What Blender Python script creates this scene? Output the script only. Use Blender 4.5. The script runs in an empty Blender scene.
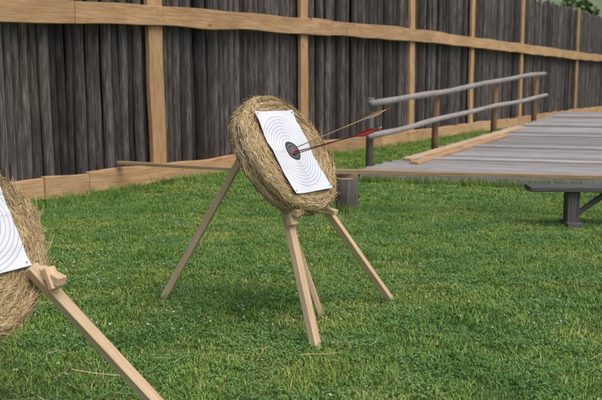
import bpy, math, random
import numpy as np
from mathutils import Vector, Matrix, noise
random.seed(7); rng=np.random.default_rng(7)
S=bpy.context.scene
COL=S.collection

# ---------------------------------------------------------------- helpers
def link(o,parent=None):
    COL.objects.link(o)
    if parent is not None: o.parent=parent
    return o
def empty(name,loc=(0,0,0)):
    e=bpy.data.objects.new(name,None); e.empty_display_size=.2; e.location=loc
    COL.objects.link(e); bpy.context.view_layer.update(); return e
def mesh_obj(name,verts,faces,mat,parent=None,smooth=False):
    me=bpy.data.meshes.new(name); me.from_pydata([tuple(v) for v in verts],[],faces); me.update()
    if smooth:
        me.polygons.foreach_set('use_smooth',[True]*len(me.polygons))
    if mat: me.materials.append(mat)
    o=bpy.data.objects.new(name,me); link(o,parent)
    if parent is not None: o.matrix_parent_inverse=parent.matrix_world.inverted()
    return o
def frame(p0,p1,up=(0,0,1)):
    p0=Vector(p0);p1=Vector(p1); x=(p1-p0).normalized(); u=Vector(up)
    y=u.cross(x)
    if y.length<1e-4: y=Vector((0,1,0)).cross(x)
    y.normalize(); z=x.cross(y)
    m=Matrix((x,y,z)).transposed().to_4x4(); m.translation=p0
    return m,(p1-p0).length
def board(name,p0,p1,wy,wz,mat,parent=None,up=(0,0,1),seg=1,wob=0.0,bev=.004,seed=0):
    m,L=frame(p0,p1,up)
    vs=[];fs=[];seg=max(seg,1)
    for i in range(seg+1):
        t=i/seg
        a=wob*noise.noise(Vector((t*L*1.1,seed*3.7,0)))*1.6
        b=wob*noise.noise(Vector((t*L*1.1,seed*3.7+9,5)))*1.6
        c=wob*.25*noise.noise(Vector((t*L*.9,seed*1.7+3,2)))
        for (sy,sz,e) in ((-1,-1,b),(1,-1,b),(1,1,a),(-1,1,a)):
            vs.append((t*L,sy*wy/2+c,sz*wz/2+e))
    for i in range(seg):
        for k in range(4):
            k2=(k+1)%4
            fs.append((i*4+k,i*4+k2,(i+1)*4+k2,(i+1)*4+k))
    fs.append((3,2,1,0)); n=seg*4; fs.append((n,n+1,n+2,n+3))
    o=mesh_obj(name,vs,fs,mat,None)
    o.matrix_world=m
    if parent is not None:
        o.parent=parent; o.matrix_parent_inverse=parent.matrix_world.inverted()
    if bev>0:
        b=o.modifiers.new('bev','BEVEL'); b.width=bev; b.segments=2; b.limit_method='ANGLE'
    return o
def tube(name,pts,radii,mat,parent=None,n=10,wob=0,cap=True):
    pts=[Vector(p) for p in pts]; vs=[];fs=[]
    if not hasattr(radii,'__len__'): radii=[radii]*len(pts)
    ref=Vector((0.13,.21,1)) if abs((pts[-1]-pts[0]).normalized().z)<.9 else Vector((1,.1,0))
    for i,p in enumerate(pts):
        d=(pts[min(i+1,len(pts)-1)]-pts[max(i-1,0)]).normalized()
        a=d.cross(ref).normalized(); b=d.cross(a)
        for k in range(n):
            th=2*math.pi*k/n
            r=radii[i]*(1+wob*noise.noise(Vector((k*1.3,i*.6,p.x*3))))
            vs.append(p+a*math.cos(th)*r+b*math.sin(th)*r)
    for i in range(len(pts)-1):
        for k in range(n):
            k2=(k+1)%n; fs.append((i*n+k,i*n+k2,(i+1)*n+k2,(i+1)*n+k))
    if cap:
        fs.append(tuple(range(n))[::-1]); fs.append(tuple((len(pts)-1)*n+k for k in range(n)))
    return mesh_obj(name,vs,fs,mat,parent,smooth=False if n<8 else True)

# ---------------------------------------------------------------- materials
def newmat(name,rough=.8):
    m=bpy.data.materials.new(name); m.use_nodes=True
    nt=m.node_tree; b=nt.nodes['Principled BSDF']; b.inputs['Roughness'].default_value=rough
    b.inputs['Specular IOR Level'].default_value=.25
    return m,nt,b
def ramp(nt,stops):
    r=nt.nodes.new('ShaderNodeValToRGB'); e=r.color_ramp.elements
    e[0].position,e[0].color=stops[0][0],(*stops[0][1],1)
    e[1].position,e[1].color=stops[-1][0],(*stops[-1][1],1)
    for p,c in stops[1:-1]:
        x=e.new(p); x.color=(*c,1)
    return r
def mapped_noise(nt,coord,scale,nscale,detail=4,rough=.6,dist=0):
    mp=nt.nodes.new('ShaderNodeMapping'); mp.inputs['Scale'].default_value=scale
    nt.links.new(coord,mp.inputs['Vector'])
    n=nt.nodes.new('ShaderNodeTexNoise'); n.inputs['Scale'].default_value=nscale
    n.inputs['Detail'].default_value=detail; n.inputs['Roughness'].default_value=rough; n.inputs['Distortion'].default_value=dist
    nt.links.new(mp.outputs['Vector'],n.inputs['Vector']); return n
def mixc(nt,mode,fac,a,b):
    m=nt.nodes.new('ShaderNodeMix'); m.data_type='RGBA'; m.blend_type=mode
    if isinstance(fac,(int,float)): m.inputs[0].default_value=fac
    else: nt.links.new(fac,m.inputs[0])
    for s,v in ((6,a),(7,b)):
        if isinstance(v,tuple): m.inputs[s].default_value=(*v,1)
        else: nt.links.new(v,m.inputs[s])
    return m.outputs[2]
def rangeval(nt,sock,a,b):
    r=nt.nodes.new('ShaderNodeMapRange'); nt.links.new(sock,r.inputs[0])
    r.inputs[3].default_value=a; r.inputs[4].default_value=b; return r.outputs[0]
def vscale(nt,c,s):
    vm=nt.nodes.new('ShaderNodeVectorMath'); vm.operation='SCALE'; nt.links.new(c,vm.inputs[0]); nt.links.new(s,vm.inputs['Scale']); return vm.outputs[0]
def wood(name,dark,mid,light,axis='X',rough=.75,streak=1.0,bump=.25,knots=.0,stain=.35,island=(.8,1.2),tint=None,obj=(.88,1.12)):
    m,nt,b=newmat(name,rough)
    tc=nt.nodes.new('ShaderNodeTexCoord'); co=tc.outputs['Object']
    oi=nt.nodes.new('ShaderNodeObjectInfo')
    add=nt.nodes.new('ShaderNodeVectorMath'); add.operation='ADD'; nt.links.new(co,add.inputs[0])
    mul=nt.nodes.new('ShaderNodeVectorMath'); mul.operation='SCALE'; mul.inputs[0].default_value=(13,7,5); nt.links.new(oi.outputs['Random'],mul.inputs['Scale'])
    nt.links.new(mul.outputs[0],add.inputs[1]); co=add.outputs[0]
    sc={'X':(1,22,22),'Z':(22,22,1)}[axis]
    n1=mapped_noise(nt,co,sc,2.2*streak,6,.7,.4)
    r=ramp(nt,[(.28,dark),(.5,mid),(.72,light)]); nt.links.new(n1.outputs['Fac'],r.inputs[0])
    n2=mapped_noise(nt,co,{'X':(1,2.5,2.5),'Z':(2.5,2.5,1)}[axis],1.6,4,.6,.3)
    st=rangeval(nt,n2.outputs['Fac'],1-stain,1+stain)
    out=vscale(nt,r.outputs[0],st)
    ge=nt.nodes.new('ShaderNodeNewGeometry')
    out=vscale(nt,out,rangeval(nt,ge.outputs['Random Per Island'],*island))
    out=vscale(nt,out,rangeval(nt,oi.outputs['Random'],*obj))
    if tint:
        n3=mapped_noise(nt,co,{'X':(.6,3,3),'Z':(3,3,.35)}[axis],1.1,5,.7,.5)
        rt=ramp(nt,[(.35,(1,1,1)),(.7,tint)]); nt.links.new(n3.outputs['Fac'],rt.inputs[0])
        out=mixc(nt,'MULTIPLY',1.0,out,rt.outputs[0])
    if knots>0:
        mp=nt.nodes.new('ShaderNodeMapping'); mp.inputs['Scale'].default_value={'X':(1.3,3.5,3.5),'Z':(3.5,3.5,1.3)}[axis]; nt.links.new(co,mp.inputs[0])
        v=nt.nodes.new('ShaderNodeTexVoronoi'); v.inputs['Scale'].default_value=1.4; nt.links.new(mp.outputs[0],v.inputs['Vector'])
        rr=ramp(nt,[(.05,(1,1,1)),(.13,(0,0,0))]); nt.links.new(v.outputs['Distance'],rr.inputs[0])
        f=nt.nodes.new('ShaderNodeMath'); f.operation='MULTIPLY'; f.inputs[1].default_value=knots; nt.links.new(rr.outputs[0],f.inputs[0])
        out=mixc(nt,'MIX',f.outputs[0],out,tuple(x*.35 for x in dark))
    nt.links.new(out,b.inputs['Base Color'])
    bp=nt.nodes.new('ShaderNodeBump'); bp.inputs['Strength'].default_value=bump; bp.inputs['Distance'].default_value=.01
    nt.links.new(n1.outputs['Fac'],bp.inputs['Height']); nt.links.new(bp.outputs[0],b.inputs['Normal'])
    return m
M_rail=wood('fresh_larch_board',(.36,.20,.095),(.58,.375,.20),(.72,.51,.31),'X',knots=.8,stain=.35,bump=.2,tint=(.86,.76,.66))
M_pine=wood('pine_lumber',(.48,.32,.18),(.66,.48,.30),(.76,.58,.40),'X',knots=.6,stain=.2,bump=.12)
M_oldpine=wood('dull_pine',(.25,.165,.10),(.40,.28,.17),(.52,.39,.26),'X',knots=.3,stain=.25)
M_pole=wood('weathered_palisade',(.014,.013,.013),(.066,.062,.060),(.20,.188,.178),'Z',rough=.92,streak=1.5,bump=1.0,stain=.7,island=(.42,1.7),tint=(1.0,.87,.76))
M_deck=wood('grey_deck_wood',(.17,.16,.15),(.30,.285,.27),(.42,.40,.385),'X',rough=.85,bump=.3,stain=.3,island=(1,1),obj=(.72,1.25))
M_greyrail=wood('grey_round_rail',(.13,.12,.11),(.29,.27,.255),(.44,.42,.40),'X',rough=.85,bump=.3)
M_brownpost=wood('brown_round_post',(.12,.07,.04),(.24,.145,.085),(.36,.24,.15),'Z',rough=.85,bump=.3)
M_greypost=wood('grey_post',(.06,.052,.046),(.13,.115,.10),(.22,.2,.18),'Z',rough=.9,bump=.4)
M_dark=wood('dark_bench_wood',(.05,.047,.045),(.11,.104,.10),(.18,.17,.165),'X',rough=.7,bump=.3)
M_stump=wood('stump_bark',(.035,.03,.027),(.10,.09,.08),(.19,.17,.15),'Z',rough=.9,bump=.9,streak=.7)

def straw_mat(name,cols):
    m,nt,b=newmat(name,.6)
    ge=nt.nodes.new('ShaderNodeNewGeometry')
    r=ramp(nt,cols); nt.links.new(ge.outputs['Random Per Island'],r.inputs[0])
    n=nt.nodes.new('ShaderNodeTexNoise'); n.inputs['Scale'].default_value=9; n.inputs['Detail'].default_value=3
    nt.links.new(ge.outputs['Position'],n.inputs['Vector'])
    nt.links.new(vscale(nt,r.outputs[0],rangeval(nt,n.outputs['Fac'],.6,1.4)),b.inputs['Base Color']); return m
M_straw=straw_mat('straw',[(0,(.26,.17,.075)),(.3,(.48,.35,.17)),(.75,(.64,.49,.27)),(1,(.76,.64,.42))])
M_strawbed,nt,b=newmat('straw_bed',.9)
n=nt.nodes.new('ShaderNodeTexNoise'); n.inputs['Scale'].default_value=60; tc=nt.nodes.new('ShaderNodeTexCoord'); nt.links.new(tc.outputs['Object'],n.inputs['Vector'])
r=ramp(nt,[(.3,(.12,.08,.038)),(.7,(.34,.24,.115))]); nt.links.new(n.outputs['Fac'],r.inputs[0]); nt.links.new(r.outputs[0],b.inputs['Base Color'])
M_twine,nt,b=newmat('twine',.9); b.inputs['Base Color'].default_value=(.30,.21,.11,1)

def paper_mat():
    m,nt,b=newmat('target_paper',.65)
    tc=nt.nodes.new('ShaderNodeTexCoord')
    sep=nt.nodes.new('ShaderNodeSeparateXYZ'); nt.links.new(tc.outputs['Object'],sep.inputs[0])
    cmb=nt.nodes.new('ShaderNodeCombineXYZ'); nt.links.new(sep.outputs[0],cmb.inputs[0]); nt.links.new(sep.outputs[1],cmb.inputs[1])
    ln=nt.nodes.new('ShaderNodeVectorMath'); ln.operation='LENGTH'; nt.links.new(cmb.outputs[0],ln.inputs[0]); rr=ln.outputs['Value']
    def math_(op,a,bv):
        x=nt.nodes.new('ShaderNodeMath'); x.operation=op
        for i,v in enumerate((a,bv)):
            if isinstance(v,(int,float)): x.inputs[i].default_value=v
            else: nt.links.new(v,x.inputs[i])
        return x.outputs[0]
    fr=math_('FRACT',math_('DIVIDE',rr,.0222),0)
    line=math_('LESS_THAN',fr,.10)
    line=math_('MULTIPLY',line,math_('LESS_THAN',rr,.247))
    black=math_('LESS_THAN',rr,.0666)
    red=math_('LESS_THAN',rr,.0165)
    n=nt.nodes.new('ShaderNodeTexNoise'); n.inputs['Scale'].default_value=5; nt.links.new(tc.outputs['Object'],n.inputs['Vector'])
    rp=ramp(nt,[(.3,(.68,.71,.77)),(.7,(.77,.79,.84))]); nt.links.new(n.outputs['Fac'],rp.inputs[0])
    c=mixc(nt,'MIX',line,rp.outputs[0],(.19,.19,.22))
    blk=mixc(nt,'MIX',line,(.06,.06,.065),(.5,.5,.5))
    c=mixc(nt,'MIX',black,c,blk)
    c=mixc(nt,'MIX',red,c,(.42,.07,.05))
    nt.links.new(c,b.inputs['Base Color']); return m
M_paper=paper_mat()
def flat(name,c,rough=.5):
    m,nt,b=newmat(name,rough); n=nt.nodes.new('ShaderNodeTexNoise'); n.inputs['Scale'].default_value=40
    r=ramp(nt,[(.3,tuple(x*.8 for x in c)),(.7,tuple(min(1,x*1.15) for x in c))]); nt.links.new(n.outputs['Fac'],r.inputs[0]); nt.links.new(r.outputs[0],b.inputs['Base Color']); return m
M_red=flat('red_fletching',(.62,.05,.04)); M_yel=flat('wood_shaft',(.60,.42,.22)); M_dkr=flat('dark_red_shaft',(.13,.03,.03),.35)
M_cream=flat('cream_feather',(.62,.42,.27)); M_steel=flat('steel_screw',(.25,.25,.26),.4)
M_ink=flat('ink',(.10,.10,.12))

# ---------------------------------------------------------------- ground
def patchy(nt,pos,out):
    """metre-scale and fine variation of the lawn"""
    n1=nt.nodes.new('ShaderNodeTexNoise'); n1.inputs['Scale'].default_value=1.5; n1.inputs['Detail'].default_value=8; n1.inputs['Roughness'].default_value=.72; nt.links.new(pos,n1.inputs['Vector'])
    r1=ramp(nt,[(.32,(.55,.70,.55)),(.5,(1,1,1)),(.66,(1.5,1.2,1.25))]); nt.links.new(n1.outputs['Fac'],r1.inputs[0])
    n2=nt.nodes.new('ShaderNodeTexNoise'); n2.inputs['Scale'].default_value=.45; n2.inputs['Detail'].default_value=4; nt.links.new(pos,n2.inputs['Vector'])
    r2=ramp(nt,[(.35,(.85,.93,.9)),(.65,(1.2,1.08,1.0))]); nt.links.new(n2.outputs['Fac'],r2.inputs[0])
    return mixc(nt,'MULTIPLY',1,mixc(nt,'MULTIPLY',1,out,r1.outputs[0]),r2.outputs[0])
m,nt,b=newmat('lawn_soil',1.0)
ge=nt.nodes.new('ShaderNodeNewGeometry')
n2=nt.nodes.new('ShaderNodeTexNoise'); n2.inputs['Scale'].default_value=45; n2.inputs['Detail'].default_value=5; nt.links.new(ge.outputs['Position'],n2.inputs['Vector'])
r2=ramp(nt,[(.3,(.045,.07,.018)),(.7,(.11,.165,.05))]); nt.links.new(n2.outputs['Fac'],r2.inputs[0])
nt.links.new(patchy(nt,ge.outputs['Position'],r2.outputs[0]),b.inputs['Base Color'])
M_soil=m
mesh_obj('ground',[(-900,-900,0),(900,-900,0),(900,1200,0),(-900,1200,0)],[(0,1,2,3)],M_soil)

def turfmat(name,stops):
    m,nt,b=newmat(name,.6)
    ge=nt.nodes.new('ShaderNodeNewGeometry')
    r=ramp(nt,stops); nt.links.new(ge.outputs['Random Per Island'],r.inputs[0])
    nt.links.new(patchy(nt,ge.outputs['Position'],r.outputs[0]),b.inputs['Base Color'])
    return m
M_grass=turfmat('grass_blades',[(0,(.11,.20,.032)),(.4,(.165,.30,.05)),(.8,(.22,.37,.08)),(.92,(.30,.41,.13)),(1,(.50,.46,.25))])
M_cleaf=turfmat('clover_leaves',[(0,(.09,.20,.055)),(.6,(.14,.28,.085)),(1,(.22,.37,.14))])
def mk(name,V,polys,mat):
    nb,k,_=V.shape
    me=bpy.data.meshes.new(name)
    me.vertices.add(nb*k); me.vertices.foreach_set('co',V.reshape(-1))
    idx=np.concatenate([np.array(p) for p in polys]); nl=len(idx)
    loops=(np.arange(nb)[:,None]*k+idx[None]).reshape(-1)
    me.loops.add(nb*nl); me.loops.foreach_set('vertex_index',loops.astype(np.int32))
    st=np.cumsum([0]+[len(p) for p in polys[:-1]])
    starts=(np.arange(nb)[:,None]*nl+st[None]).reshape(-1)
    me.polygons.add(nb*len(polys)); me.polygons.foreach_set('loop_start',starts.astype(np.int32))
    me.update(calc_edges=True); me.validate(); me.materials.append(mat); return me
def grass_patch(i,nb,hm,wm):
    x=rng.uniform(-.52,.52,nb); y=rng.uniform(-.52,.52,nb)
    cl=np.array([noise.noise(Vector((a*5,c*5,i*7.3))) for a,c in zip(x,y)])
    c2=np.array([noise.noise(Vector((a*13,c*13,i*2.3+8))) for a,c in zip(x,y)])
    h=hm*(.7+.8*rng.random(nb)**1.7)*(1+.9*cl+.6*c2); h=np.maximum(h,.008); w=wm*(.7+.6*rng.random(nb))
    az=rng.uniform(0,2*np.pi,nb); lean=rng.uniform(.3,1.5,nb)
    face=az+rng.uniform(-.9,.9,nb)+np.pi/2
    wx=np.cos(face)*w/2; wy=np.sin(face)*w/2
    dx=np.cos(az);dy=np.sin(az)
    V=np.zeros((nb,5,3))
    for k,(t,sg) in enumerate(((0,-1),(0,1),(.5,1),(.5,-1),(1,0))):
        off=h*lean*t**1.7; z=h*(t-.28*lean*t*t)
        wf=1-.25*t
        V[:,k,0]=x+dx*off+sg*wx*wf; V[:,k,1]=y+dy*off+sg*wy*wf; V[:,k,2]=z-(.004 if t==0 else 0)
    return mk('grass_patch_%d'%i,V,[(0,1,2,3),(3,2,4)],M_grass)
def clover_patch(i,nc):
    cx=rng.uniform(-.5,.5,nc*3); cy=rng.uniform(-.5,.5,nc*3)
    keep=np.array([noise.noise(Vector((a*2.3,c*2.3,i*3.1+50)))+random.uniform(-.15,.15)>.03 for a,c in zip(cx,cy)])
    cx=cx[keep][:nc];cy=cy[keep][:nc]; n=len(cx)
    z=rng.uniform(.015,.036,n); a0=rng.uniform(0,6.28,n); R=rng.uniform(.005,.0095,n)
    V=np.zeros((n*3,5,3))
    for l in range(3):
        a=a0+l*2.094; tx=rng.uniform(-.3,.3,n)
        for k,(rr,da) in enumerate(((.1,0),(1.2,-.5),(1.7,-.16),(1.7,.16),(1.2,.5))):
            V[l::3,k,0]=cx+np.cos(a+da)*rr*R; V[l::3,k,1]=cy+np.sin(a+da)*rr*R; V[l::3,k,2]=z+rr*R*tx+.001*k
    return mk('clover_patch_%d'%i,V,[(0,1,2,3,4)],M_cleaf)
patches=[grass_patch(i,6500,.029,.0052) for i in range(7)]
clov=[clover_patch(i,900) for i in range(5)]
far=[grass_patch(i+10,3500,.038,.010) for i in range(3)]
grass=empty('grass')
for iy in range(2,27):
    for ix in range(-14,18):
        if abs(ix)>.38*(iy+1)+1.2: continue
        if ix< .61*iy-9.553-1.2: continue
        me=random.choice(patches if iy<11 else far)
        o=bpy.data.objects.new('turf',me); COL.objects.link(o); o.parent=grass
        o.location=(ix,iy,0); o.rotation_euler=(0,0,random.choice((0,1,2,3))*math.pi/2)
        o.scale=(1,1,random.uniform(.85,1.15))
        if iy<13:
            o=bpy.data.objects.new('clover_turf',random.choice(clov)); COL.objects.link(o); o.parent=grass
            o.location=(ix,iy,0); o.rotation_euler=(0,0,random.choice((0,1,2,3))*math.pi/2)
def tufts(name,pts,hm,wm,mat,per=30,spread=.05):
    vs=[];fs=[]
    for (px,py) in pts:
        hs=random.uniform(.6,1.3)
        for _ in range(per):
            x=px+random.gauss(0,spread); y=py+random.gauss(0,spread); a=random.uniform(0,6.28); h=hm*hs*random.uniform(.5,1.3); l=random.uniform(.1,.8)*h
            f=a+1.57+random.uniform(-.7,.7); wx,wy=math.cos(f)*wm/2,math.sin(f)*wm/2
            i=len(vs); dx,dy=math.cos(a)*l,math.sin(a)*l
            vs+= [(x-wx,y-wy,0),(x+wx,y+wy,0),(x+wx*.8+dx*.35,y+wy*.8+dy*.35,h*.55),(x-wx*.8+dx*.35,y-wy*.8+dy*.35,h*.55),(x+dx,y+dy,h)]
            fs+=[(i,i+1,i+2,i+3),(i+3,i+2,i+4)]
    return mesh_obj(name,vs,fs,mat)
pts=[]
for _ in range(420):
    Y=random.uniform(7,24); o_=.12+.35*random.random()**1.6; pts.append((.61*Y-9.553+o_*.854,Y-o_*.52))
for _ in range(40):
    a=random.uniform(0,6.28); pts.append((.52+.17*math.cos(a),9.6+.17*math.sin(a)))
for _ in range(170):
    a=random.uniform(-.3,3.4); pts.append((.80+a,12.45-.3*a))
tufts('tall_grass',pts,.125,.006,M_grass,per=26,spread=.055)
pts=[]
for _ in range(150):
    Y=random.uniform(3.2,13); pts.append((random.uniform(-.42,.42)*Y,Y))
for fx,fy in ((.092,4.658),(.639,5.709),(-.983,5.79),(.138,5.334)):
    for _ in range(3): pts.append((fx+random.gauss(0,.03),fy-.03+random.gauss(0,.02)))
tufts('grass_tuft',pts,.055,.0045,M_grass,per=18,spread=.04)

M_clover=flat('clover_white',(.60,.61,.53),.8)
vs=[];fs=[]
def blob(c,r):
    i=len(vs); x,y,z=c
    vs.extend([(x+r,y,z),(x-r,y,z),(x,y+r,z),(x,y-r,z),(x,y,z+r),(x,y,z-r)])
    for a,b_,c_ in ((0,2,4),(2,1,4),(1,3,4),(3,0,4),(2,0,5),(1,2,5),(3,1,5),(0,3,5)): fs.append((i+a,i+b_,i+c_))
k=0
while k<520:
    Y=random.uniform(3.2,14); X=random.uniform(-.45,.45)*Y
    d=noise.noise(Vector((X*.8,Y*.8,3)))
    if d<.05+random.uniform(-.25,.2) or (X>.2 and random.random()<.5): continue
    if X<.61*Y-9.4: continue
    z=random.uniform(.03,.05)
    for _ in range(3): blob((X+random.gauss(0,.003),Y+random.gauss(0,.003),z+random.gauss(0,.002)),random.uniform(.0035,.0065))
    k+=1
mesh_obj('clover_flowers',vs,fs,M_clover)
vs=[];fs=[]
def strip(p,d,w,bend=.0,side=None):
    p=Vector(p);d=Vector(d); s=side or d.cross(Vector((random.gauss(0,.3),random.gauss(0,.3),1))).normalized()
    i=len(vs); n=3
    nb=d.cross(s).normalized()
    for j in range(n+1):
        t=j/n; q=p+d*t+nb*bend*math.sin(t*3.14)
        vs.extend([q-s*w/2,q+s*w/2])
    for j in range(n): fs.append((i+2*j,i+2*j+1,i+2*j+3,i+2*j+2))
for cx,cy,n_,sp in ((.1,4.5,5,.22),(-1.0,4.4,26,.35),(-1.0,3.75,30,.3),(-.6,5.2,12,.5),(-.25,5.2,14,.35),(-1.8,5.2,8,.5),(1.2,5.0,3,.8)):
    for _ in range(n_):
        a=random.uniform(0,6.28); L=random.uniform(.05,.18)
        strip((cx+random.gauss(0,sp),cy+random.gauss(0,sp*.8),random.uniform(.025,.04)),(math.cos(a)*L,math.sin(a)*L,random.uniform(-.01,.01)),.003,random.uniform(-.01,.015))
strip((.0,4.44,.045),(.2,.02,.0),.006,.005)
strip((-1.2,4.2,.045),(.33,-.1,.0),.005,.01)
mesh_obj('loose_straw',vs,fs,M_straw)

# ---------------------------------------------------------------- palisade fence
fdir=Vector((.521,.854,0)).normalized(); fn=Vector((fdir.y,-fdir.x,0))
def FP(Y,off=0,z=0):
    return Vector((.61*Y-9.553,Y,z))+fn*off
def railz(Y): return float(np.interp(Y,[5,9.8,12.3,15.85,20,27,34,60],[2.22,2.33,2.44,2.50,2.55,2.49,2.42,2.42]))
fence=empty('palisade_fence',FP(12.3))
vs=[];fs=[]
L0=(5.5-12.3)*1.1714; L1=(75-12.3)*1.1714; s=L0
while s<L1:
    w=random.uniform(.10,.165); rad=w/2
    Y=12.3+(s+rad)/1.1714
    base=FP(Y,-.20+random.uniform(-.05,.02)); h=4.24+random.uniform(-.1,.08)
    lx=random.gauss(0,.008); n=10; i0=len(vs)
    lv=[(-.05,1.03),(.4,1.02),(.8,1.0),(1.2,.99),(1.6,.98),(2.0,.98),(2.6,.96),(3.3,.94),(h-.15,.9),(h,.25)]
    for (z,rf) in lv:
        cx=fdir*(lx*z+.026*noise.noise(Vector((s*3,z*.9,0))))
        for k in range(n):
            th=2*math.pi*k/n; rr=rad*.975*rf*(1+.22*noise.noise(Vector((k*.9+s*3,z*.8,1))))
            vs.append(base+cx+fdir*math.cos(th)*rr+fn*math.sin(th)*rr+Vector((0,0,z)))
    for j in range(len(lv)-1):
        for k in range(n):
            k2=(k+1)%n; fs.append((i0+j*n+k,i0+j*n+k2,i0+(j+1)*n+k2,i0+(j+1)*n+k))
    fs.append(tuple(i0+(len(lv)-1)*n+k for k in range(n)))
    s+=w*random.uniform(1.0,1.16)
mesh_obj('palings',vs,fs,M_pole,fence,smooth=True)
M_gapshade=wood('gap_shade',(.008,.007,.007),(.02,.018,.017),(.04,.037,.034),'X',rough=.95)  # near-black colour stands in for the shade between palings
board('gap_shade_sheet',FP(5.4,-.34,2.0),FP(75,-.34,2.0),.03,4.0,M_gapshade,fence)  # added sheet behind the palings, keeps their gaps dark
posts=[4.9,8.6,12.3,15.85,20.07,23.56,27.5,33.85,39.5,45.5,52,59,66]
for i,Y in enumerate(posts):
    w=[.29,.29,.29,.265,.25,.25,.25,.26][min(i,7)]
    board('post_%d'%i,FP(Y,-.075,-.05),FP(Y-.05,-.075,4.3),.07,w,M_rail,fence,up=fdir,seg=20,wob=.016,seed=i)
joints=[5.2,10.9,16.6,20.9,26.0,31.5,38,45,52,60,70]
for i in range(len(joints)-1):
    a,b_=joints[i],joints[i+1]
    base=FP(a,0,0); N=28; vs=[];fs=[]
    Lx=(FP(b_)-FP(a)).length-.01
    for k in range(N+1):
        t=k/N; Yk=a+(b_-a)*t; zc=railz(Yk)
        ea=.03*noise.noise(Vector((t*Lx*.9,i*4.1,0))); eb=.03*noise.noise(Vector((t*Lx*.9,i*4.1,7)))
        for sy,sz,e in ((-1,-1,eb),(1,-1,eb),(1,1,ea),(-1,1,ea)):
            vs.append((t*Lx,sy*.0375,zc+sz*.142+e))
    for k in range(N):
        for q in range(4):
            q2=(q+1)%4; fs.append((k*4+q,k*4+q2,(k+1)*4+q2,(k+1)*4+q))
    fs.append((3,2,1,0)); nn_=N*4; fs.append((nn_,nn_+1,nn_+2,nn_+3))
    o=mesh_obj('top_rail_%d'%i,vs,fs,M_rail); M4=Matrix((fdir,-fn,Vector((0,0,1)))).transposed().to_4x4(); M4.translation=base
    o.matrix_world=M4; o.parent=fence; o.matrix_parent_inverse=fence.matrix_world.inverted()
    bm_=o.modifiers.new('bev','BEVEL'); bm_.width=.008; bm_.segments=2; bm_.limit_method='ANGLE'
bj=[5.0,10.35,11.0,14.6,18.5,22.5,27,32,38,45,52,60,70]
for i in range(len(bj)-1):
    a,b_=bj[i],bj[i+1]
    board('ground_board_%d'%i,FP(a,.03,.17+.01*(i%2)),FP(b_-.012,.03,.18-.012*(i%3)),.085,.27,M_rail,fence,seg=22,wob=.028,seed=i+40,bev=.01)
for i,Y in enumerate(posts[1:8]):
    for dz in (-.06,.06):
        for dy in (-.05,.05):
            p=FP(Y+dy,.037,railz(Y)+dz); tube('nail',[p,p+fn*.006],.009,M_steel,fence,n=8)

# ---------------------------------------------------------------- ramp deck with railing
C=Vector((.85,12.6,.16)); rv=Vector((1,-.3,0)); bv=Vector((.796,1,.098))
def D(a,b_,dz=0): return C+rv*a+bv*b_+Vector((0,0,dz))
deck=empty('wooden_ramp',D(0,0))
nb=38; stp=.17
for i in range(nb):
    bb=.0+i*stp
    j=random.uniform(-.05,.05)
    wy=stp*1.17*.935
    board('plank_%d'%i,D(j,bb+.085,-.02),D(9,bb+.085,-.02+random.uniform(-.006,.006)),wy,.045,M_deck,deck,seg=1,bev=.006,up=Vector((-.04,-.075,1)))
M_batten=wood('pale_batten',(.42,.40,.37),(.56,.53,.50),(.66,.63,.60),'X',rough=.8)
for i,bb in enumerate((.95,2.05,3.2,4.4,5.6)):
    board('batten_%d'%i,D(.15,bb,.022),D(8.8,bb,.022),.085,.032,M_batten,deck,bev=.003)
for i,a in enumerate((.12,1.6,3.1,4.6,6.1,7.6)):
    board('joist_%d'%i,D(a,.05,-.11),D(a,6.4,-.11),.12,.125,M_deck,deck)
    for k,bb in enumerate((.3,2.3,4.3,6.2)):
        p=D(a,bb,-.17)
        if p.z>.02: tube('support_%d_%d'%(i,k),[(p.x,p.y,-.05),(p.x,p.y,p.z)],.08,M_deck,deck)
board('front_beam',D(-.02,-.07,-.06),D(9,-.07,-.06),.09,.15,M_deck,deck,bev=.01)
board('new_board_1',D(.20,.80,.022),D(.22,4.15,.022),.17,.035,M_pine,deck)
board('new_board_2',D(.47,.55,.022),D(.44,3.2,.022),.15,.035,M_rail,deck)
rl=empty('ramp_railing',D(0,.3))
def onedge(b_,z=0): return D(-.07,b_,z)
pb=[.36,1.95,3.75,5.25]; ph=[1.06,.98,.99,1.0]
for i,(bb,h) in enumerate(zip(pb,ph)):
    p=onedge(bb,0); w=.115
    tube('railing_post_%d'%i,[(p.x,p.y,-.05),(p.x,p.y,p.z+h*.5),(p.x+.01,p.y,p.z+h)],[w/2*1.08,w/2,w/2*.97],M_brownpost if i else M_greypost,rl,n=12,wob=.06)
def railpole(name,z0,z1,b0,b1,r):
    pts=[];N=16
    for k in range(N+1):
        t=k/N; bb=b0+(b1-b0)*t
        p=onedge(bb,z0+(z1-z0)*t)+Vector((.10,-.08,0)); p.z+=.014*math.sin(t*7+z0*9)+.008*math.sin(t*19+z0*4); pts.append(p)
    tube(name,pts,[r*(1.1-.2*k/N+.06*math.sin(k*1.9)) for k in range(N+1)],M_greyrail,rl,n=12,wob=.12)
railpole('top_pole',.98,.96,.22,5.4,.047)
railpole('middle_pole',.50,.50,.18,5.5,.042)

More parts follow.
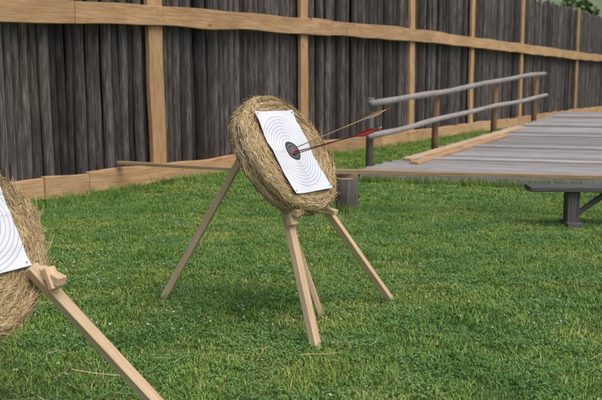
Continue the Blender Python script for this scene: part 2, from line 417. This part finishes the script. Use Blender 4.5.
# ---------------------------------------------------------------- long plank on stump, bench
st=empty('tree_stump',(.52,9.6,0))
pts=[(.52,9.6,-.03),(.52,9.6,.06),(.525,9.6,.2),(.52,9.6,.405)]
tube('trunk',pts,[.155,.145,.135,.135],M_stump,st,n=24,wob=.12)
M_end=wood('cut_wood_end',(.16,.12,.08),(.26,.2,.14),(.34,.27,.2),'X')
tube('cut_top',[(.52,9.6,.403),(.52,9.6,.409)],[.128,.126],M_end,st,n=24)
board('long_plank',(-2.50,11.42,.40),(.66,9.58,.432),.10,.042,M_oldpine,None,seg=10,wob=.008,seed=3)
board('long_plank.001',(.40,9.64,.480),(4.4,9.30,.432),.12,.048,M_oldpine,None,seg=10,wob=.008,seed=5)
bench=empty('wooden_bench',(2.9,8.75,0))
board('seat',(2.38,8.72,.41),(4.5,8.62,.41),.32,.05,M_dark,bench,bev=.008)
for i,x in enumerate((2.84,4.1)):
    yy=8.70-(x-2.36)*.047
    board('leg_%d'%i,(x,yy,-.02),(x,yy,.385),.13,.15,M_dark,bench,up=(0,1,0),bev=.008)
    board('foot_%d'%i,(x,yy-.15,.03),(x,yy+.15,.03),.15,.06,M_dark,bench,bev=.006)
    board('brace_%d'%i,(x+.06,yy,.14),(x+.38,yy,.37),.05,.05,M_dark,bench)

# ---------------------------------------------------------------- straw archery targets
def straw_disc(root,c,phi,beta,R,T,nst,jit,seed,roll=0):
    random.seed(seed)
    ph,be=math.radians(phi),math.radians(beta)
    n=Vector((math.sin(ph)*math.cos(be),-math.cos(ph)*math.cos(be),math.sin(be)))
    h=Vector((math.cos(ph),math.sin(ph),0)); u=n.cross(h)
    Mx=Matrix((h,u,n)).transposed().to_4x4(); Mx.translation=Vector(c)
    prof=[]; coil=.046; nr=60
    for i in range(nr+1):
        r=(R-.03)*i/nr; prof.append((r,-.012+.013*abs(math.sin(math.pi*r/coil))))
    for j in range(13):
        a=math.pi/2-math.pi*j/12
        prof.append((R-.03+.03*math.cos(a)*1.0, -T/4+ (T/4)*math.sin(a)))
    for j in range(1,13):
        a=math.pi/2-math.pi*j/12
        prof.append((R-.03+.03*math.cos(a), -3*T/4+(T/4)*math.sin(a)))
    for i in range(20,-1,-1):
        prof.append(((R-.03)*i/20,-T))
    N=120; vs=[];fs=[]
    def rr(th): return 1+.035*noise.noise(Vector((math.cos(th)*2.2,math.sin(th)*2.2,seed)))+.014*noise.noise(Vector((math.cos(th)*9,math.sin(th)*9,seed)))
    for (r,z) in prof:
        for k in range(N):
            th=2*math.pi*k/N; f=rr(th)
            vs.append((r*f*math.cos(th),r*f*math.sin(th),z+.004*noise.noise(Vector((r*20,th*4,z*30)))))
    for i in range(len(prof)-1):
        for k in range(N):
            k2=(k+1)%N; fs.append((i*N+k,i*N+k2,(i+1)*N+k2,(i+1)*N+k))
    o=mesh_obj('straw_core',vs,fs,M_strawbed,None,True); o.matrix_world=Mx; o.parent=root; o.matrix_parent_inverse=root.matrix_world.inverted()
    P=np.array(prof); seg=np.hypot(*(P[1:]-P[:-1]).T); wgt=seg*(P[1:,0]+P[:-1,0])/2
    wgt=wgt*np.where(np.arange(len(wgt))>nr-8,1.7,1.0); wgt[-20:]*=.3
    cw=np.cumsum(wgt)/wgt.sum()
    vs=[];fs=[]
    for _ in range(nst):
        i=int(np.searchsorted(cw,random.random())); i=min(i,len(prof)-2); t=random.random()
        r=prof[i][0]*(1-t)+prof[i+1][0]*t; z=prof[i][1]*(1-t)+prof[i+1][1]*t
        tx=P[i+1]-P[i]; nn=Vector((-tx[1],tx[0])); 
        if nn.length<1e-9: continue
        nn.normalize()
        if i>=len(prof)-21: nn=Vector((0,-1))
        elif i<nr: nn=Vector((0,1))
        elif nn.x<0: nn=-nn
        th=random.uniform(0,2*math.pi); L=random.uniform(.04,.16); w=random.uniform(.0014,.0034)
        face=i<nr-6
        lift=random.uniform(.001,.009); wild=(random.random()<.07*jit) and not face
        pitch=random.gauss(0,.22*jit); out=random.uniform(.0,.55) if wild else random.gauss(0,.03*jit)
        if face: out=abs(random.gauss(0,.02))
        i0=len(vs); K=4
        slope=Vector((tx[0],tx[1])); slope.normalize()
        for k in range(K+1):
            s_=(k/K-.5)*L; rq=max(r,.02)
            th2=th+s_/rq if r>.06 else th
            f=rr(th2); e2=Vector((math.cos(th2),math.sin(th2),0)); tg=Vector((-e2.y,e2.x,0))
            off=lift+abs(out)*(max(0,s_+L*.3))*1.0
            p=e2*(r*f)+Vector((0,0,z)) + (e2*slope.x+Vector((0,0,slope.y)))*(pitch*s_) + (e2*nn.x+Vector((0,0,nn.y)))*off
            if r<=.06: p+=tg*s_
            if face: p.z=min(p.z,.014)
            sd=(e2*slope.x+Vector((0,0,slope.y)))
            nv=(e2*nn.x+Vector((0,0,nn.y)))
            rotk=.5*math.sin(i0)
            sd=sd*math.cos(rotk)+nv*math.sin(rotk)
            vs.append(p-sd*w/2); vs.append(p+sd*w/2)
        for k in range(K): fs.append((i0+2*k,i0+2*k+1,i0+2*k+3,i0+2*k+2))
    for _ in range(int(900*jit)):
        th=random.uniform(0,2*math.pi); z=random.uniform(-T,-.01); e=Vector((math.cos(th),math.sin(th),0)); tg=Vector((-e.y,e.x,0))
        d=(tg*random.uniform(-1,1)+e*random.uniform(.1,.8)+Vector((0,0,random.uniform(-.5,.3)))).normalized()*random.uniform(.015,.055)*(.65+.35*jit)
        p=e*(R*rr(th)-.008)+Vector((0,0,z)); sd=d.cross(Vector((.3,.2,1))).normalized()*.0009
        i0=len(vs); vs.extend([p-sd,p+sd,p+d+sd*.6,p+d-sd*.6]); fs.append((i0,i0+1,i0+2,i0+3))
    o=mesh_obj('straw',vs,fs,M_straw,None); o.matrix_world=Mx; o.parent=root; o.matrix_parent_inverse=root.matrix_world.inverted()
    vsT=[];fsT=[]
    NT=34
    for k in range(NT):
        th=2*math.pi*(k+random.uniform(-.3,.3))/NT; dth=random.uniform(.02,.08)
        path=[(R-.075,.004),(R-.03,.011),(R-.004,-.008),(R+.005,-T*.25),(R-.004,-T*.5),(R+.005,-T*.75),(R-.02,-T-.006),(R-.08,-T-.005)]
        i0=len(vsT)
        for j,(r,z) in enumerate(path):
            t2=th+dth*j/len(path); f=rr(t2); e=Vector((math.cos(t2),math.sin(t2),0)); tg=Vector((-e.y,e.x,0))
            c0=e*(r*f+.003)+Vector((0,0,z))
            nx=Vector((0,0,1)) if j in (0,1,6,7) else e
            for a in range(5):
                aa=2*math.pi*a/5; vsT.append(c0+tg*math.cos(aa)*.0024+nx*math.sin(aa)*.0024)
        for j in range(len(path)-1):
            for a in range(5):
                a2=(a+1)%5; fsT.append((i0+j*5+a,i0+j*5+a2,i0+(j+1)*5+a2,i0+(j+1)*5+a))
    o=mesh_obj('twine_binding',vsT,fsT,M_twine,None,True); o.matrix_world=Mx; o.parent=root; o.matrix_parent_inverse=root.matrix_world.inverted()
    return Mx,n,h,u
def paper(root,Mx,w,h,off,roll,seed):
    nx,ny=24,34; vs=[];fs=[]
    for j in range(ny+1):
        for i in range(nx+1):
            x=(i/nx-.5)*w; y=(j/ny-.5)*h
            cx,cy=abs(x)/(w/2),abs(y)/(h/2)
            z=.008*noise.noise(Vector((x*6,y*6,seed)))+.012*(cx*cy)**5+.006*noise.noise(Vector((x*2+4,y*14,seed)))
            vs.append((x,y,z))
    for j in range(ny):
        for i in range(nx):
            a=j*(nx+1)+i; fs.append((a,a+1,a+nx+2,a+nx+1))
    o=mesh_obj('target_face_paper',vs,fs,M_paper,None,True)
    mw=Mx@Matrix.Translation((off[0],off[1],.024))@Matrix.Rotation(math.radians(roll),4,'Z')
    o.matrix_world=mw; o.parent=root; o.matrix_parent_inverse=root.matrix_world.inverted()
    for k in range(1,8):
        rr_=.0666+.0222*(k-.45)
        for (sx,sy) in ((1,0),(-1,0),(0,1),(0,-1)):
            if abs(sx*rr_)>w/2-.01 or abs(sy*rr_)>h/2-.01: continue
            cu=bpy.data.curves.new('ring_number','FONT'); cu.body=str(8-k); cu.size=.012; cu.align_x='CENTER'; cu.align_y='CENTER'
            cu.materials.append(M_ink); t=bpy.data.objects.new('ring_number',cu); COL.objects.link(t)
            t.matrix_world=mw@Matrix.Translation((sx*rr_,sy*rr_,.009)); t.parent=root; t.matrix_parent_inverse=root.matrix_world.inverted()
    for sx in (-1,1):
        for sy in (-1,1):
            p=mw@Vector((sx*(w/2-.018),sy*(h/2-.018),.004)); q=mw@Vector((sx*(w/2-.018),sy*(h/2-.018),.016))
            tube('pin',[p,q],.0028,M_steel,root,n=8)
    return mw
def arrow(root,tip,d,L,shaft,feather,nock,roll=0):
    tip=Vector(tip); d=Vector(d).normalized(); end=tip+d*L
    tube('arrow_shaft',[tip-d*.06,tip+d*L*.5,end],.0033,shaft,root,n=8)
    tube('arrow_nock',[end-d*.004,end+d*.014],.0042,nock,root,n=8)
    a=d.cross(Vector((0,0,1))).normalized(); b_=d.cross(a)
    for k in range(3):
        th=roll+2*math.pi*k/3; s=a*math.cos(th)+b_*math.sin(th); t=d.cross(s)*.0006
        prof=[(.03,.004),(.045,.012),(.09,.014),(.125,.009),(.16,.003)]
        vs=[];fs=[]
        for (l,hh) in prof:
            q=end-d*l
            vs+= [q+t,q+s*hh+t,q+s*hh-t,q-t]
        for j in range(len(prof)-1):
            for e in range(4):
                e2=(e+1)%4; fs.append((j*4+e,j*4+e2,(j+1)*4+e2,(j+1)*4+e))
        mesh_obj('fletching_%d'%k,vs,fs,feather,root)

T1=empty('archery_target',(-.06,5.2,0))
Mx,n,h,u=straw_disc(T1,(-.055,5.22,1.10),56,33,.403,.12,17000,1.0,3)
mw=paper(T1,Mx,.40,.575,(-.03,-.012),-1,2)
board('front_leg',(.092,4.658,-.01),(-.185,5.30,1.12),.056,.045,M_pine,T1,up=n,seed=1)
board('side_leg',(.639,5.709,-.01),(.075,5.332,.835),.046,.046,M_pine,T1,up=n,seed=2)
board('rear_leg',(-.983,5.79,-.01),(-.30,5.405,1.19),.045,.05,M_pine,T1,up=(.3,.9,.1),seed=3)
board('rear_prop',(.138,5.334,-.01),(-.13,5.30,.80),.03,.038,M_pine,T1,seed=4)
board('rest_block',(-.155,5.10,.80),(.0,4.985,.745),.075,.045,M_pine,T1,seed=5,up=(.2,-.3,.9))
board('rest_block_b',(-.08,5.035,.80),(-.05,5.0,.665),.06,.045,M_pine,T1,seed=6,up=n)
board('rest_block_c',(.11,5.38,.725),(.225,5.29,.695),.045,.035,M_pine,T1,seed=7)
board('cross_brace',(-.15,5.27,.93),(.12,5.44,.90),.03,.06,M_pine,T1,seed=8)
pc=mw.translation
arrow(T1,pc+h*.0-u*.01,(.80,-.48,.25),.60,M_dkr,M_red,M_red,.4)
arrow(T1,pc+h*.05+u*.02,(.80,-.44,.37),.66,M_yel,M_cream,M_red,1.2)
arrow(T1,pc-h*.02-u*.025,(.80,-.50,.29),.62,M_dkr,M_red,M_cream,.9)

T2=empty('archery_target.001',(-1.42,3.5,0))
Mx2,n2,h2,u2=straw_disc(T2,(-1.46,3.5,.855),54,27,.42,.13,19000,1.8,11)
paper(T2,Mx2,.40,.50,(.075,.075),2,6)
board('front_leg',(-1.38,3.02,-.01),(-1.50,3.60,.80),.055,.05,M_pine,T2,up=n2,seed=11)
board('side_leg',(-.63,3.735,-.01),(-1.20,3.625,.72),.056,.046,M_pine,T2,up=n2,seed=12)
board('rear_leg',(-2.35,4.05,-.01),(-1.68,3.68,.95),.05,.055,M_pine,T2,up=(.3,.9,.1),seed=13)
board('rest_block',(-1.17,3.66,.70),(-1.05,3.585,.665),.055,.04,M_pine,T2,seed=14)
board('rest_block_b',(-1.12,3.62,.72),(-1.08,3.59,.63),.055,.03,M_pine,T2,seed=15,up=n2)

# ---------------------------------------------------------------- distant hill and trees
m,nt,b=newmat('forest_hill',1.0)
ge=nt.nodes.new('ShaderNodeNewGeometry')
n1=nt.nodes.new('ShaderNodeTexNoise'); n1.inputs['Scale'].default_value=.08; n1.inputs['Detail'].default_value=8; nt.links.new(ge.outputs['Position'],n1.inputs['Vector'])
r1=ramp(nt,[(.3,(.08,.12,.07)),(.5,(.14,.18,.10)),(.62,(.24,.27,.17)),(.75,(.36,.32,.25))]); nt.links.new(n1.outputs['Fac'],r1.inputs[0]); nt.links.new(r1.outputs[0],b.inputs['Base Color'])
vs=[];fs=[];NX,NY=80,40
for j in range(NY+1):
    for i in range(NX+1):
        x=-300+1000*i/NX; y=180+500*j/NY
        t=j/NY; z=75*math.sin(min(t*1.5,1)*math.pi/2)+12*noise.noise(Vector((x*.01,y*.01,0)))*t*4 - (3 if j==0 else 0)
        vs.append((x,y,z))
for j in range(NY):
    for i in range(NX):
        a=j*(NX+1)+i; fs.append((a,a+1,a+NX+2,a+NX+1))
mesh_obj('hill',vs,fs,m,None,True)
m,nt,b=newmat('tree_leaves',.8)
ge=nt.nodes.new('ShaderNodeNewGeometry'); r=ramp(nt,[(0,(.07,.12,.035)),(1,(.19,.28,.10))]); nt.links.new(ge.outputs['Random Per Island'],r.inputs[0]); nt.links.new(r.outputs[0],b.inputs['Base Color'])  # leaf greens lightened, distance haze put into the colour
vs=[];fs=[]
for k in range(34):
    cx=10+k*4.2+random.uniform(-1.5,1.5); cy=108+random.uniform(-9,9); H=random.uniform(9,13)
    for _ in range(420):
        d=Vector((random.gauss(0,1),random.gauss(0,1),random.gauss(0,1))).normalized()*random.uniform(.5,1)**.5
        c=Vector((cx,cy,H*.6))+Vector((d.x*H*.34,d.y*H*.34,d.z*H*.42))
        a=Vector((random.gauss(0,1),random.gauss(0,1),random.gauss(0,1))).normalized(); b2=a.cross(Vector((.2,.5,1))).normalized(); s_=.4
        i0=len(vs); vs+=[c+a*s_,c+b2*s_,c-a*s_,c-b2*s_]; fs.append((i0,i0+1,i0+2,i0+3))
    i0=len(vs); vs+=[(cx-.2,cy,0),(cx+.2,cy,0),(cx+.1,cy,H*.6),(cx-.1,cy,H*.6)]; fs.append((i0,i0+1,i0+2,i0+3))
mesh_obj('distant_trees',vs,fs,m)

# ---------------------------------------------------------------- light, sky, camera
w=bpy.data.worlds.new('World'); S.world=w; w.use_nodes=True; nt=w.node_tree
bg=nt.nodes['Background']; sky=nt.nodes.new('ShaderNodeTexSky'); sky.sky_type='NISHITA'; sky.sun_disc=False
sd=Vector((.45,-.45,1.05)).normalized()
el=math.asin(sd.z); az=math.atan2(sd.x,sd.y)
sky.sun_elevation=el; sky.sun_rotation=az; sky.dust_density=4; sky.air_density=1.0; sky.ozone_density=.5
nt.links.new(sky.outputs[0],bg.inputs['Color']); bg.inputs['Strength'].default_value=.15
L=bpy.data.lights.new('sun','SUN'); L.energy=1.5; L.angle=math.radians(50); L.color=(1,.96,.9)
lo=bpy.data.objects.new('sun',L); COL.objects.link(lo); lo.rotation_euler=sd.to_track_quat('Z','Y').to_euler()
cam=bpy.data.cameras.new('camera'); co=bpy.data.objects.new('camera',cam); COL.objects.link(co)
co.location=(0,0,1.55); co.rotation_euler=(math.radians(90-8.3),0,0)
cam.lens=50; cam.sensor_width=36; cam.clip_end=3000
cam.dof.use_dof=True; cam.dof.focus_distance=5.15; cam.dof.aperture_fstop=3.5
S.camera=co
S.view_settings.view_transform='Standard'; S.view_settings.look='None'; S.view_settings.exposure=0
print('done')
